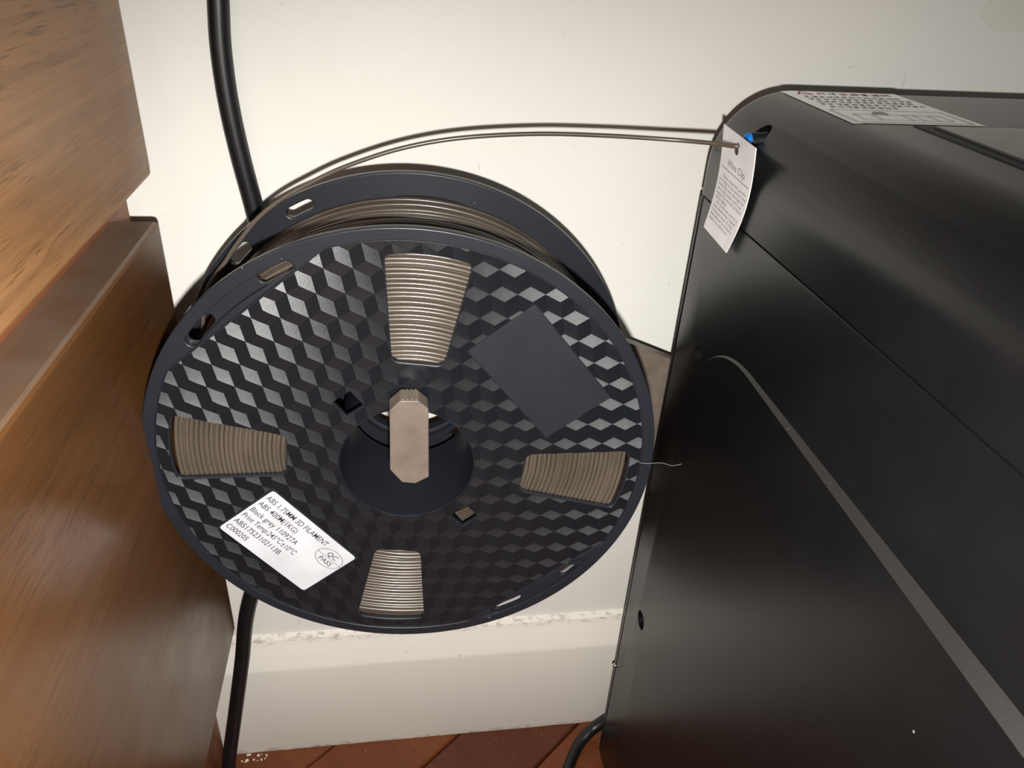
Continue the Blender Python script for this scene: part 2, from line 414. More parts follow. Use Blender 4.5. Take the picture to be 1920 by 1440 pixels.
# floor with diagonal boards
floor = box('floor', (-1.6, -0.9, -0.06), (1.8, YW + 0.05, -0.012), M['plank_dark']); tag(floor, 'red brown diagonal wooden floor boards', 'floor', kind='structure')
ang = math.radians(40.0); d = Vector((math.cos(ang), math.sin(ang), 0)); nrm = Vector((math.sin(ang), -math.cos(ang), 0))
base0 = Vector((0.00885, 0.3145, 0)); pw = 0.056
def plank_mesh():
    bm = bmesh.new(); add_box(bm, (-0.6, 0.0006, -0.012), (0.6, pw - 0.0006, 0.0), 0.0012, 1)
    me = bpy.data.meshes.new('floor_board'); bmesh.ops.recalc_face_normals(bm, faces=bm.faces[:]); bm.to_mesh(me); bm.free(); return me
pm1, pm2 = plank_mesh(), plank_mesh()
pm1.materials.append(M['plank']); pm2.materials.append(M['plank_dark'])
for i in range(-7, 12):
    o = bpy.data.objects.new('floor_board', pm2 if i in (0, 3, -3, 6) else pm1); C.objects.link(o); o.parent = floor
    o.rotation_euler = (0, 0, ang + math.pi)
    # boards run along d; keep their far end under the baseboard
    p = base0 + nrm * (pw * i)
    t = (YW + 0.045 - p.y) / d.y
    o.location = p + d * (t - 0.6) + Vector((0, 0, 0.0002 * (i % 3)))

# ------------------------------------------------------------------ chest of drawers (left)
chest = empty('chest_of_drawers', (-0.30, 0.05, 0)); tag(chest, 'brown varnished wooden chest with drawers, beside the black cable', 'chest')
def cbox(name, lo, hi, m, parent=chest, bevel=0.0, seg=2):
    o = box(name, lo, hi, m, None, bevel, seg); o.parent = parent
    o.matrix_parent_inverse = Matrix.Translation(-Vector(chest.location)) if parent is chest else parent.matrix_world.inverted()
    return o
XF = -0.0947
cbox('body', (-0.56, -0.45, 0.11), (-0.1245, 0.3475, 0.80), M['wood_rail'], bevel=0.002)
cbox('plinth', (-0.56, -0.45, 0.0), (-0.1222, 0.3360, 0.11), M['wood_rail'])
cbox('rail', (-0.1245, -0.45, H - .122), (-0.1126, 0.3400, H - .078), M['wood_rail'], bevel=0.0008)
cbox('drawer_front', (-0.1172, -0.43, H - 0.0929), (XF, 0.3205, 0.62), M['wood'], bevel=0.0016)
cbox('drawer_front', (-0.1172, -0.43, H - 0.3504), (XF, 0.3183, H - 0.1109), M['wood_shaded'], bevel=0.0018)
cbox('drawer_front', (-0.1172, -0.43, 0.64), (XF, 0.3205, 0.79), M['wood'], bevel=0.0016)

# ------------------------------------------------------------------ cables
bm = bmesh.new()
ctrl = [onY(402, -160, .3445), onY(405, -60, .3445), onY(409, 0, .3445), onY(414, 90, .3445), onY(428, 190, .3445), onY(450, 290, .3445), onY(479, 400, .3445),
        Vector((-0.056, .3435, H - 0.160)), Vector((-0.055, .3425, H - 0.218)), Vector((-0.065, .338, H - 0.280)),
        onY(468, 1130, .3310), onY(454, 1240, .3285), onY(441, 1340, .3245), onY(429, 1435, .3185)]
e = ctrl[-1].copy(); ctrl += [Vector((e.x + 0.0005, .302, 0.0046)), Vector((e.x + 0.006, .250, 0.0045)), Vector((e.x + 0.02, .20, 0.0045))]
ctrl[-4].z = max(ctrl[-4].z, 0.006)
sweep(bm, spline_pts(ctrl, 10), 0.0043, 16)
cab = from_bm('power_cable', bm, M['rubber'], smooth=True)
tag(cab, 'thick black cable hanging down the wall behind the filament spool', 'cable')
bm = bmesh.new()
ctrl = [Vector((0.165, .3275, H - 0.456)), onY(1128, 1355, .3265), onY(1100, 1378, .3220), onY(1082, 1402, .3150), onH(1066, 1440, 0.0042), onH(1052, 1490, 0.0042), onH(1010, 1570, 0.0042)]
for c_ in ctrl: c_.z = max(c_.z, 0.0042)
sweep(bm, spline_pts(ctrl, 10), 0.0039, 14)
cab2 = from_bm('power_cable', bm, M['rubber'], smooth=True)
tag(cab2, 'short black cable curving from behind the printer onto the floor', 'cable')

# ------------------------------------------------------------------ 3D printer (right)
printer = empty('printer', (0.29, 0.09, 0)); tag(printer, 'black boxy machine with rounded top edge and white warning sticker', 'printer')
PINV = Matrix.Translation(-Vector(printer.location))
def pp(o, parent=printer):
    o.parent = parent; o.matrix_parent_inverse = PINV if parent is printer else Matrix.Identity(4); return o
PX0, PX1, PY0, PY1 = 0.1320, 0.5000, -0.12, 0.3128
PZT = H - 0.0518; SEAM = H - 0.0951; RAD = 0.0298
def hood_profile(x0, x1, zb, zt, r, n=18):
    p = [(x0, zb)]
    p += [(x0 + r - r * math.cos(math.pi / 2 * i / n), zt - r + r * math.sin(math.pi / 2 * i / n)) for i in range(n + 1)]
    p += [(x1 - r + r * math.sin(math.pi / 2 * i / n), zt - r + r * math.cos(math.pi / 2 * i / n)) for i in range(n + 1)]
    p += [(x1, zb)]
    return p
def extrude_y(bm, prof, ys, insets):
    """prof (x,z) loop swept along y; inset shrinks the loop for rounded ends"""
    rings = []
    cx = sum(p[0] for p in prof) / len(prof)
    for y, ins in zip(ys, insets):
        x0 = min(p[0] for p in prof); x1 = max(p[0] for p in prof); zt = max(p[1] for p in prof)
        ring = []
        for i, (x, z) in enumerate(prof):
            a = Vector(prof[i - 1]) if i else None; b = Vector(prof[(i + 1) % len(prof)])
            # push towards the inside by the local normal
            p0 = Vector(prof[max(i - 1, 0)]); p1 = Vector(prof[min(i + 1, len(prof) - 1)])
            t = (p1 - p0).normalized(); nn = Vector((t.y, -t.x))
            q = Vector((x, z)) + nn * ins
            ring.append(bm.verts.new((q.x, y, q.y)))
        rings.append(ring)
    m = len(prof)
    for A, B in zip(rings, rings[1:]):
        for j in range(m):
            bm.faces.new((A[j], A[(j + 1) % m], B[(j + 1) % m], B[j]))
    bm.faces.new(rings[0]); bm.faces.new(rings[-1][::-1])
def boolean_cut(o, cutters):
    for c_ in cutters:
        md = o.modifiers.new('cut', 'BOOLEAN'); md.operation = 'DIFFERENCE'; md.object = c_; md.solver = 'EXACT'
    me = evaluated_mesh(o); o.modifiers.clear(); old = o.data; o.data = me
    bpy.data.meshes.remove(old)
    for c_ in cutters: bpy.data.objects.remove(c_)
def cyl_x(x0, x1, y, z, r, n=32, name='cutter'):
    bm = bmesh.new()
    bmesh.ops.create_cone(bm, cap_ends=True, segments=n, radius1=r, radius2=r, depth=x1 - x0, matrix=Matrix.Translation(((x0 + x1) / 2, y, z)) @ Matrix.Rotation(math.pi / 2, 4, 'Y'))
    return from_bm(name, bm, M['dark'])
bm = bmesh.new()
extrude_y(bm, hood_profile(PX0, PX1, SEAM + 0.0003, PZT, RAD), [PY0, PY0 + .004, PY1 - .004, PY1 - .0014, PY1 - .0003, PY1], [0.003, 0, 0, 0.0003, 0.0009, 0.002])
hood = from_bm('upper_shell', bm, M['printer'])
INY, INZ = 0.2815, H - 0.0650
boolean_cut(hood, [cyl_x(0.100, 0.158, INY, INZ + 0.0006, 0.0050)])
shade_auto(hood, 35); pp(hood)
# lower body
bm = bmesh.new(); add_box(bm, (PX0, PY0, 0.006), (PX1, PY1 - .0041, SEAM - 0.0004), 0.0008, 2)
body = from_bm('lower_shell', bm, M['printer_side'])
boolean_cut(body, [cyl_x(0.120, 0.139, 0.2821, H - 0.1588, 0.0046), cyl_x(0.120, 0.139, 0.2859, H - 0.3313, 0.0054)])
shade_auto(body, 35); pp(body)
bm = bmesh.new(); add_box(bm, (PX0 + 0.0002, PY1 - .0036, 0.006), (PX1, PY1 - 0.0002, SEAM - 0.0004), 0.0011, 3)
rc = from_bm('rear_cover', bm, M['printer']); pp(rc)
bm = bmesh.new(); add_box(bm, (PX0 + 0.004, PY0 + 0.005, 0.012), (PX1 - .004, PY1 - .0013, SEAM + 0.004))
pp(from_bm('inner_frame', bm, M['dark']))
for y in (-0.09, 0.262):
    for x in (0.157, 0.475):
        bm = bmesh.new(); bmesh.ops.create_cone(bm, cap_ends=True, segments=20, radius1=0.009, radius2=0.010, depth=0.0065, matrix=Matrix.Translation((x, y, 0.00325)))
        pp(from_bm('rubber_foot', bm, M['rubber']))
# raised side panel with an upward facing dusty lip
def panel_outline():
    zt = H - 0.1403
    p = [(-0.112, zt)]
    p += [(y, zt) for y in (-.06, -.02, .02, .065, .098, .13, .163, .195, .217, .2335)]
    a = Vector((.2335, zt)); b = Vector((.265, zt - .0002)); c_ = Vector((.2808, H - .1667))
    for i in range(1, 15):
        t = i / 14; q = (a * (1 - t) + b * t) * (1 - t) + (b * (1 - t) + c_ * t) * t; p.append((q.x, q.y))
    p += [(.2797, H - .217), (.2797, H - .326), (.2797, 0.03), (-0.112, 0.03)]
    return p
po = panel_outline(); bm = bmesh.new()
def swell(y): return max(0.0, (0.2846 - y) / 0.217)
outer, inner = [], []
cen = Vector((0.08, H - 0.25))
for i, (y, z) in enumerate(po):
    s = swell(y); t = 0.0004 + 0.0038 * s; c_ = 0.0005 + 0.0034 * s
    p0 = Vector(po[i - 1]); p1 = Vector(po[(i + 1) % len(po)])
    tg = (p1 - p0).normalized(); nn = Vector((tg.y, -tg.x))
    if nn.dot(cen - Vector((y, z))) < 0: nn = -nn
    q = Vector((y, z)) + nn * c_
    outer.append(bm.verts.new((PX0 + 0.0003, y, z))); inner.append(bm.verts.new((PX0 - t, q.x, q.y)))
k = len(po); lipf = []
for i in range(k):
    f = bm.faces.new((outer[i], outer[(i + 1) % k], inner[(i + 1) % k], inner[i])); lipf.append(f)
    if po[i][1] > H - 0.17: f.material_index = 1
ff = bm.faces.new(inner)
bmesh.ops.triangulate(bm, faces=[ff])
sp_ = from_bm('side_panel', bm, [M['printer_side'], M['printer_dust']]); shade_auto(sp_, 25); pp(sp_)
# screws
for y, z in ((0.2821, H - 0.1588), (0.2859, H - 0.3313)):
    bm = bmesh.new(); bmesh.ops.create_uvsphere(bm, u_segments=18, v_segments=10, radius=0.0032, matrix=Matrix.Translation((0.1372, y, z)))
    pp(from_bm('screw', bm, M['dark'], smooth=True))
q = onY(1152, 1243, PY1)
bm = bmesh.new(); bmesh.ops.create_uvsphere(bm, u_segments=16, v_segments=10, radius=0.0016, matrix=Matrix.Translation((PX0 + 0.0002, PY1 - 0.002, q.z)))
tag(pp(from_bm('screw', bm, M['steel'], smooth=True)), 'bright steel screw head')
# top window
gk = box('window_gasket', (0.1782, -0.09, PZT - 0.001), (0.465, 0.2503, PZT + 0.0003), M['dark'], None, 0.0002); pp(gk)
wn = box('top_window', (0.1836, -0.085, PZT - 0.001), (0.460, 0.2468, PZT + 0.0010), M['glass'], None, 0.0004)
tag(pp(wn), 'dark glass window reflecting the wall')
# inlet fitting
def lathe_x(name, prof, y, z, m, parent=None, n=28):
    bm = bmesh.new(); rings = []
    for i in range(n):
        a = 2 * math.pi * i / n
        rings.append([bm.verts.new((x, y + r * math.cos(a), z + r * math.sin(a))) for x, r in prof])
    k = len(prof)
    for i in range(n):
        A, B = rings[i], rings[(i + 1) % n]
        for j in range(k): bm.faces.new((A[j], A[(j + 1) % k], B[(j + 1) % k], B[j]))
    o = from_bm(name, bm, m); shade_auto(o, 35); return o
fit = pp(lathe_x('filament_inlet', [(0.1578, 0.0012), (0.1578, 0.0033), (0.1402, 0.0033), (0.1396, 0.0029), (0.1350, 0.0029), (0.1346, 0.0026), (0.1346, 0.0012)], INY, INZ, M['rubber']))
col = lathe_x('collar', [(0.1348, 0.0012), (0.1348, 0.0026), (0.1338, 0.0027), (0.1330, 0.0025), (0.1328, 0.0012)], INY, INZ, M['blue'])
col.parent = fit
tag(col, 'bright blue locking collar')
bpy.context.view_layer.update(); col.matrix_parent_inverse = fit.matrix_world.inverted()
# warning sticker on the hood
SX0, SX1, SY0, SY1 = 0.1572, 0.2080, 0.2522, 0.3106
bm = bmesh.new()
gx, gy = 12, 1
def hood_z(x):
    if x < PX0 + RAD:
        dx = PX0 + RAD - x; return PZT - RAD + math.sqrt(max(0, RAD * RAD - dx * dx))
    return PZT
vg = [[bm.verts.new((SX0 + (SX1 - SX0) * i / gx, SY0 + (SY1 - SY0) * j / gy, hood_z(SX0 + (SX1 - SX0) * i / gx) + 0.00015)) for j in range(gy + 1)] for i in range(gx + 1)]
for i in range(gx):
    for j in range(gy): bm.faces.new((vg[i][j], vg[i + 1][j], vg[i + 1][j + 1], vg[i][j + 1]))
stk = from_bm('warning_sticker', bm, M['sticker'])
tag(pp(stk), 'white paper sticker with red and black print')
bpy.context.view_layer.update()
def on_sticker(u, v, h=0.00030):
    """u: mm from left edge, v: mm from the far (wall side) edge"""
    u, v = u * 1.085, v * 1.085; x = SX0 + u * .001; return Vector((x, SY1 - v * .001, hood_z(x) + h))
def bars(name, quads, m, parent):
    bm = bmesh.new()
    for (u0, v0, u1, v1) in quads:
        bm.faces.new([bm.verts.new(on_sticker(u, v)) for u, v in ((u0, v0), (u0, v1), (u1, v1), (u1, v0))])
    o = from_bm(name, bm, m); o.parent = parent; o.matrix_parent_inverse = parent.matrix_world.inverted(); return o
rnd = random.Random(3)
def glyph(u, v, s):
    q = []
    for k_ in range(rnd.choice((2, 3, 3))):
        vv = v + s * (0.1 + 0.8 * (k_ + rnd.random() * .4) / 3); q.append((u + s * .08, vv, u + s * (.7 + .25 * rnd.random()), vv + s * .13))
    for k_ in range(rnd.choice((1, 2, 2))):
        uu = u + s * (0.12 + 0.7 * rnd.random()); q.append((uu, v + s * .05, uu + s * .13, v + s * (.7 + .25 * rnd.random())))
    return q
red = []
for i in range(7): red += glyph(12.5 + 4.35 * i, 2.6, 3.9)
red += [(5.0, 5.6, 10.5, 6.2)]
rb = bars('printed_heading', red, M['ink_red'], stk)
blk = []
for li, (u0, cnt) in enumerate(((4.2, 13), (3.6, 14), (4.2, 13), (3.6, 14), (4.8, 9))):
    for i in range(cnt): blk += glyph(u0 + 2.95 * i, 9.6 + 4.5 * li, 2.6)
bars('printed_text', blk, M['ink'], stk)
dg = [(2.2, 33.2, 43.8, 33.55), (2.2, 51.6, 43.8, 51.95), (2.2, 33.2, 2.55, 51.8), (43.4, 33.2, 43.8, 51.8),
      (7, 40.0, 39, 40.35), (7, 48.2, 39, 48.5), (7, 40, 7.3, 48.3), (38.7, 40, 39, 48.3), (13.5, 40, 13.8, 48.3), (24.5, 40, 24.8, 48.3), (28.5, 40, 28.8, 48.3), (34, 40, 34.3, 48.3)]
bars('printed_diagram', dg, M['ink_grey'], stk)
bars('printed_hand', [(15.6, 37.0, 20.5, 37.5), (15.6, 37.0, 16.1, 40.0), (17.4, 35.4, 17.9, 38.4), (19.0, 35.2, 19.5, 38.2), (20.2, 36.4, 20.7, 39.6), (15.6, 39.4, 20.6, 39.8)], M['ink'], stk)
# red warning triangle
bm = bmesh.new()
tri = [(3.6, 6.3), (10.8, 6.3), (7.2, 0.9)]; tin = [(5.0, 5.55), (9.4, 5.55), (7.2, 2.2)]
to = [bm.verts.new(on_sticker(*p)) for p in tri]; ti = [bm.verts.new(on_sticker(*p)) for p in tin]
for i in range(3): bm.faces.new((to[i], to[(i + 1) % 3], ti[(i + 1) % 3], ti[i]))
tr = from_bm('printed_triangle', bm, M['ink_red']); tr.parent = stk; tr.matrix_parent_inverse = stk.matrix_world.inverted()

# ------------------------------------------------------------------ filament spool
SC = Vector((0.00277586, 0.24749754, H - 0.18745457))
U = Vector((0.99826796, -0.05883096, 0.0)); V = Vector((-0.00120648, -0.02047205, 0.9997897)); Nn = Vector((-0.05881859, -0.99805802, -0.02050757))
SM = Matrix(((U.x, V.x, Nn.x, SC.x), (U.y, V.y, Nn.y, SC.y), (U.z, V.z, Nn.z, SC.z), (0, 0, 0, 1)))
spool = empty('filament_spool', mat=SM)
tag(spool, 'black plastic spool with cube relief and white label, in front of wall', 'spool')
WROT = -5.7
def window_poly(k, grow=0.0):
    p = [(47.2 - grow, -9.6 - grow), (88.6 + grow, -15.2 - grow)]
    for i in range(1, 6):
        t = -15.2 + 30.4 * i / 6; p.append((88.6 + grow + 1.8 * (1 - (t / 15.2) ** 2), t))
    p += [(88.6 + grow, 15.2 + grow), (47.2 - grow, 9.6 + grow)]
    # rounded corners only at the four true corners
    q = []
    idx = {0, 1, 7, 8}
    k_ = len(p)
    for i in range(k_):
        if i in (0, 1, 7, 8):
            p0, pc, p1 = Vector(p[i - 1]), Vector(p[i]), Vector(p[(i + 1) % k_])
            a, b = (p0 - pc), (p1 - pc); rr = 3.2
            A = pc + a.normalized() * min(rr, a.length * .48); B = pc + b.normalized() * min(rr, b.length * .48)
            for j in range(7):
                s = j / 6; q.append(tuple((A * (1 - s) + pc * s) * (1 - s) + (pc * (1 - s) + B * s) * s))
        else: q.append(p[i])
    return [rot2(a, WROT + 90 * k) for a in q]
WIN = [window_poly(k) for k in range(4)]
RF = 95.3; CHD = 87.4
def field_outline(rf=RF, ch=CHD, n=120):
    out = []
    half = math.degrees(math.acos(ch / rf))
    c1, c2 = 129.2, -50.4
    def arc(a0, a1):
        m_ = max(2, int((a1 - a0) / 3)); return [(rf * math.cos(math.radians(a0 + (a1 - a0) * i / m_)), rf * math.sin(math.radians(a0 + (a1 - a0) * i / m_))) for i in range(m_ + 1)]
    out += arc(c2 + half, c1 - half)
    out += arc(c1 + half, c2 - half + 360)
    return out
FIELD = field_outline()
def arc_slot(a0, a1, r0, r1, n=14):
    rm = (r0 + r1) / 2; hw = (r1 - r0) / 2; da = math.degrees(hw / rm)
    p = circle_pts(r1, n, a0=a0 + da, a1=a1 - da)
    e_ = math.radians(a1 - da); cx, cy = rm * math.cos(e_), rm * math.sin(e_)
    p += circle_pts(hw, 8, cx, cy, a1 - da, a1 - da + 180)[1:-1]
    p += circle_pts(r0, n, a0=a1 - da, a1=a0 + da)
    e_ = math.radians(a0 + da); cx, cy = rm * math.cos(e_), rm * math.sin(e_)
    p += circle_pts(hw, 8, cx, cy, a0 + da + 180, a0 + da + 360)[1:-1]
    return p
def square_hole(ang, r=36.3, wl=8.4, wr=8.0):
    c_ = (r * math.cos(math.radians(ang)), r * math.sin(math.radians(ang)))
    return [(c_[0] + rot2(p, ang)[0], c_[1] + rot2(p, ang)[1]) for p in ((-wr / 2, -wl / 2), (wr / 2, -wl / 2), (wr / 2, wl / 2), (-wr / 2, wl / 2))]
SQ = [square_hole(126.5), square_hole(-49.5)]
def rect_poly(cx, cy, w, h, ang, rad=1.0):
    return [(cx + rot2(p, ang)[0], cy + rot2(p, ang)[1]) for p in round_poly([(-w / 2, -h / 2), (w / 2, -h / 2), (w / 2, h / 2), (-w / 2, h / 2)], rad, 4)]
PANEL = [rect_poly(50.7, 42.9, 50.3, 30.4, -50.6), rect_poly(-49.9, -41.2, 50.3, 31.6, -50.6)]
HUB = circle_pts(26.7, 72)
GRV = [arc_slot(113.0, 144.2, 90.4, 95.6), arc_slot(-66.3, -35.2, 90.4, 95.6)]
front = plate('front_flange', [circle_pts(100.0, 220), circle_pts(RF + .15, 200)], -3.3, 0.0, M['spool'], spool, bevel=0.4)
shade_auto(front, 40)
for c0, g in ((129.2, 0), (-50.4, 1)):
    hf = math.degrees(math.acos((CHD + .15) / 97.6))
    o = plate('grip_segment', [circle_pts(97.6, 40, a0=c0 - hf, a1=c0 + hf), GRV[g]], -3.3, -0.03, M['spool'], front, bevel=0.4); shade_auto(o, 40)
def sub(o, parent=front): o.parent = parent; return o
o = plate('web_plate', [field_outline(RF + .6, CHD + .6), HUB] + WIN + SQ, -3.2, -1.0, M['spool'], front, bevel=0.3); shade_auto(o, 40)
for a0, a1, sl in ((112.0, 145.2, ((113.6, 121.8), (135.4, 143.6))), (-67.3, -34.2, ((-65.7, -57.0), (-43.6, -35.8)))):
    o = plate('grip_strap', [circle_pts(97.5, 30, a0=a0, a1=a1) + circle_pts(88.4, 30, a0=a1, a1=a0)] + [arc_slot(b0, b1, 90.7, 95.3, 8) for b0, b1 in sl], -3.5, -2.3, M['spool'], front, bevel=0.15)
    shade_auto(o, 40)
for i, pn in enumerate(PANEL):
    o = plate('blank_panel', [pn], -1.2, -0.62, M['spool_panel'], front, bevel=0.12)
# ---- moulded cube relief: one object per cube, cut where it meets the openings
def clip_half(poly, a, b, keep_left=True):
    out = []; n = len(poly)
    def sd(p): return (b[0] - a[0]) * (p[1] - a[1]) - (b[1] - a[1]) * (p[0] - a[0])
    sg = 1 if keep_left else -1
    for i in range(n):
        p, q = poly[i], poly[(i + 1) % n]; dp, dq = sg * sd(p), sg * sd(q)
        if dp >= 0: out.append(p)
        if (dp > 0 and dq < 0) or (dp < 0 and dq > 0):
            t = dp / (dp - dq); out.append((p[0] + (q[0] - p[0]) * t, p[1] + (q[1] - p[1]) * t))
    return out
def area(poly): return 0.5 * sum(poly[i][0] * poly[(i + 1) % len(poly)][1] - poly[(i + 1) % len(poly)][0] * poly[i][1] for i in range(len(poly))) if len(poly) > 2 else 0
def ccw(poly): return poly if area(poly) > 0 else poly[::-1]
def bb_hit(p, q):
    return not (max(a[0] for a in p) < min(a[0] for a in q) or min(a[0] for a in p) > max(a[0] for a in q) or max(a[1] for a in p) < min(a[1] for a in q) or min(a[1] for a in p) > max(a[1] for a in q))
def intersect_convex(poly, conv):
    for i in range(len(conv)):
        poly = clip_half(poly, conv[i], conv[(i + 1) % len(conv)])
        if len(poly) < 3: return []
    return poly
def subtract_convex(poly, conv):
    if not bb_hit(poly, conv): return [poly]
    if abs(area(intersect_convex(poly, conv))) < 1e-4: return [poly]
    out = []; rest = poly
    for i in range(len(conv)):
        a, b = conv[i], conv[(i + 1) % len(conv)]
        o_ = clip_half(rest, a, b, False)
        if len(o_) > 2 and abs(area(o_)) > 1e-3: out.append(o_)
        rest = clip_half(rest, a, b, True)
        if len(rest) < 3: break
    return out
e1 = Vector((9.966397, 0.145679)); e2 = Vector((-3.086129, -9.469849)); O0 = Vector((-22.454638, 87.706067))
w1 = Vector((5.61555534, -3.05949711)); w2 = Vector((-1.26471332, 6.26467299)); w3 = Vector((-4.35084202, -3.20517588))
FIELDC = ccw(field_outline(RF - .25, CHD - .25))
def grow_poly(poly, g):
    cx = sum(p[0] for p in poly) / len(poly); cy = sum(p[1] for p in poly) / len(poly)
    return [(p[0] + (p[0] - cx) / math.hypot(p[0] - cx, p[1] - cy) * g, p[1] + (p[1] - cy) / math.hypot(p[0] - cx, p[1] - cy) * g) for p in poly]
HOLES = [ccw(grow_poly(p, .55)) for p in WIN + SQ + PANEL] + [ccw(circle_pts(27.3, 48))]
PEAK, MID, PIT = -0.42, -0.69, -0.96
facets = (('facet_a', w1, w2, 65.5), ('facet_b', w2, w3, 0.0), ('facet_c', w3, w1, 112.0))
share = {}
ncube = 0; scraps = []
for m_ in range(-14, 40):
    for k_ in range(-6, 26):
        O = O0 + e1 * m_ + e2 * k_
        if O.length > 106: continue
        pieces = []; full = True; tot = 0
        for fi, (mn, a, b, ga) in enumerate(facets):
            rh = [tuple(O), tuple(O + a), tuple(O + a + b), tuple(O + b)]
            rh = ccw(rh)
            ar0 = abs(area(rh))
            cur = intersect_convex(rh, FIELDC); cur = [cur] if len(cur) > 2 else []
            for h_ in HOLES:
                nx_ = []
                for c_ in cur: nx_ += subtract_convex(c_, h_)
                cur = nx_
            ar = sum(abs(area(c_)) for c_ in cur); tot += ar
            if abs(ar - ar0) > 0.01 or len(cur) != 1: full = False
            A = Matrix(((a.x, b.x), (a.y, b.y))).inverted()
            for c_ in cur:
                vs = []
                for p in c_:
                    st = A @ (Vector(p) - O); z = PEAK + (MID - PEAK) * (st[0] + st[1])
                    vs.append((p[0], p[1], z))
                pieces.append((fi, ga, vs))
        if tot < 0.6: continue
        key = 'full' if full else None
        if key in share:
            me = share[key]
        else:
            bm = bmesh.new(); uvl = bm.loops.layers.uv.new('UVMap')
            for fi, ga, vs in pieces:
                f = bm.faces.new([bm.verts.new(((x - O.x) * .001, (y - O.y) * .001, z * .001)) for x, y, z in vs]); f.material_index = fi
                g = math.radians(ga)
                for lp in f.loops:
                    x, y = lp.vert.co.x * 1000, lp.vert.co.y * 1000
                    lp[uvl].uv = (x * math.cos(g) + y * math.sin(g), -x * math.sin(g) + y * math.cos(g))
                # thin skirt so that the relief stands on the web
            bmesh.ops.remove_doubles(bm, verts=bm.verts[:], dist=1e-7)
            bnd = [e_ for e_ in bm.edges if len(e_.link_faces) == 1]
            if bnd:
                r_ = bmesh.ops.extrude_edge_only(bm, edges=bnd)
                for v_ in [g_ for g_ in r_['geom'] if isinstance(g_, bmesh.types.BMVert)]: v_.co.z = -1.05e-3
            me = bpy.data.meshes.new('embossed_cube'); bmesh.ops.recalc_face_normals(bm, faces=bm.faces[:])
            bm.to_mesh(me); bm.free()
            for fi in ('facet_a', 'facet_b', 'facet_c'): me.materials.append(M[fi])
            if key: share[key] = me
        o = bpy.data.objects.new('embossed_cube', me); C.objects.link(o); o.parent = front
        o.location = (O.x * .001, O.y * .001, 0); ncube += 1
print('cubes', ncube)
# ---- hub
bm = bmesh.new(); lathe(bm, [(26.7, -1.0), (28.6, -1.0), (28.6, -8.6), (26.7, -8.6)]); o = from_bm('hub_collar', bm, M['spool'], spool); shade_auto(o)
bm = bmesh.new(); lathe(bm, [(27.0, -9.4), (28.8, -9.4), (28.8, -46.0), (27.4, -46.0), (27.2, -28.2), (27.0, -28.0)]); o = from_bm('inner_tube', bm, M['spool'], spool); shade_auto(o)
bm = bmesh.new(); lathe(bm, [(25.4, -63.5), (28.8, -63.5), (28.8, -56.0), (27.2, -56.0), (27.0, -59.0), (25.6, -59.4)]); o = from_bm('hub_collar', bm, M['spool'], spool); shade_auto(o)
bm = bmesh.new(); lathe(bm, [(43.6, -3.2), (45.6, -3.2), (45.6, -60.8), (43.6, -60.8)])
doomed = [f for f in bm.faces if -62 < math.degrees(math.atan2(f.calc_center_median().y, f.calc_center_median().x)) < -38]
bmesh.ops.delete(bm, geom=doomed, context='FACES'); o = from_bm('core_tube', bm, M['spool'], spool); shade_auto(o)
# ---- rear flange
SLOT = []
for a0, a1 in ((113.8, 121.2), (133.7, 141.2), (-66.2, -58.8), (-46.3, -38.8)):
    SLOT.append(arc_slot(a0, a1, 92.2, 96.6, 8))
rear = plate('rear_flange', [circle_pts(100.0, 220), circle_pts(26.7, 72)] + WIN + SLOT + SQ, -64.3, -60.8, M['spool'], spool, bevel=0.5); shade_auto(rear, 40)
# ---- label
TLp = Vector((-53.7, -12.1)); LA = -51.0
lab = plate('paper_label', [rect_poly(-50.1, -41.2, 49.1, 30.8, LA, 1.6)], -0.62, -0.50, M['paper'], spool)
tag(lab, 'white paper label with black print')
bm = bmesh.new()
ex = Vector(rot2((1, 0), LA)); ey = Vector(rot2((0, 1), LA))
def lab_put(me, ox, oy, sx=1.0, rot=0.0):
    t = bmesh.new(); t.from_mesh(me)
    mp = {}
    for v in t.verts:
        x, y = rot2((v.co.x * sx, v.co.y), rot); p = TLp + ex * (x + ox) + ey * (y + oy); mp[v.index] = bm.verts.new((p.x * .001, p.y * .001, -0.00047))
    for f in t.faces:
        try: bm.faces.new([mp[v.index] for v in f.verts])
        except ValueError: pass
    t.free(); bpy.data.meshes.remove(me)
for txt, oy, wid in (('ABS 1.75MM 3D FILAMENT', -5.5, 34.6), ('ABS 400M(1KG)', -10.0, 21.2), ('Black grey 110927A', -14.6, 25.7), ('Print Temp:245\u2103\u00b110\u2103', -19.2, 29.4), ('ABS17523102113B', -23.8, 25.3), ('C000205', -28.4, 11.0)):
    me = text_mesh(txt, 3.9, bold=0.012); xs = [v.co.x for v in me.vertices]; w_ = max(xs) - min(xs)
    lab_put(me, 1.3, oy, wid / w_)
def oval(cx, cy, rx, ry, t_):
    n = 48; A = []; B = []
    for i in range(n):
        a = 2 * math.pi * i / n
        for (lst, dr) in ((A, 0), (B, -t_)):
            p = TLp + ex * (cx + (rx + dr) * math.cos(a)) + ey * (cy + (ry + dr) * math.sin(a)); lst.append(bm.verts.new((p.x * .001, p.y * .001, -0.00047)))
    for i in range(n): bm.faces.new((A[i], A[(i + 1) % n], B[(i + 1) % n], B[i]))
oval(42.2, -9.1, 6.7, 5.0, 0.22)
qd = [TLp + ex * x + ey * y for x, y in ((35.6, -9.2), (48.8, -9.2), (48.8, -9.0), (35.6, -9.0))]
bm.faces.new([bm.verts.new((p.x * .001, p.y * .001, -0.00047)) for p in qd])
lab_put(text_mesh('QC', 3.6, 'CENTER', bold=0.012), 42.2, -8.2); lab_put(text_mesh('PASS', 3.4, 'CENTER', bold=0.012), 42.2, -12.4)
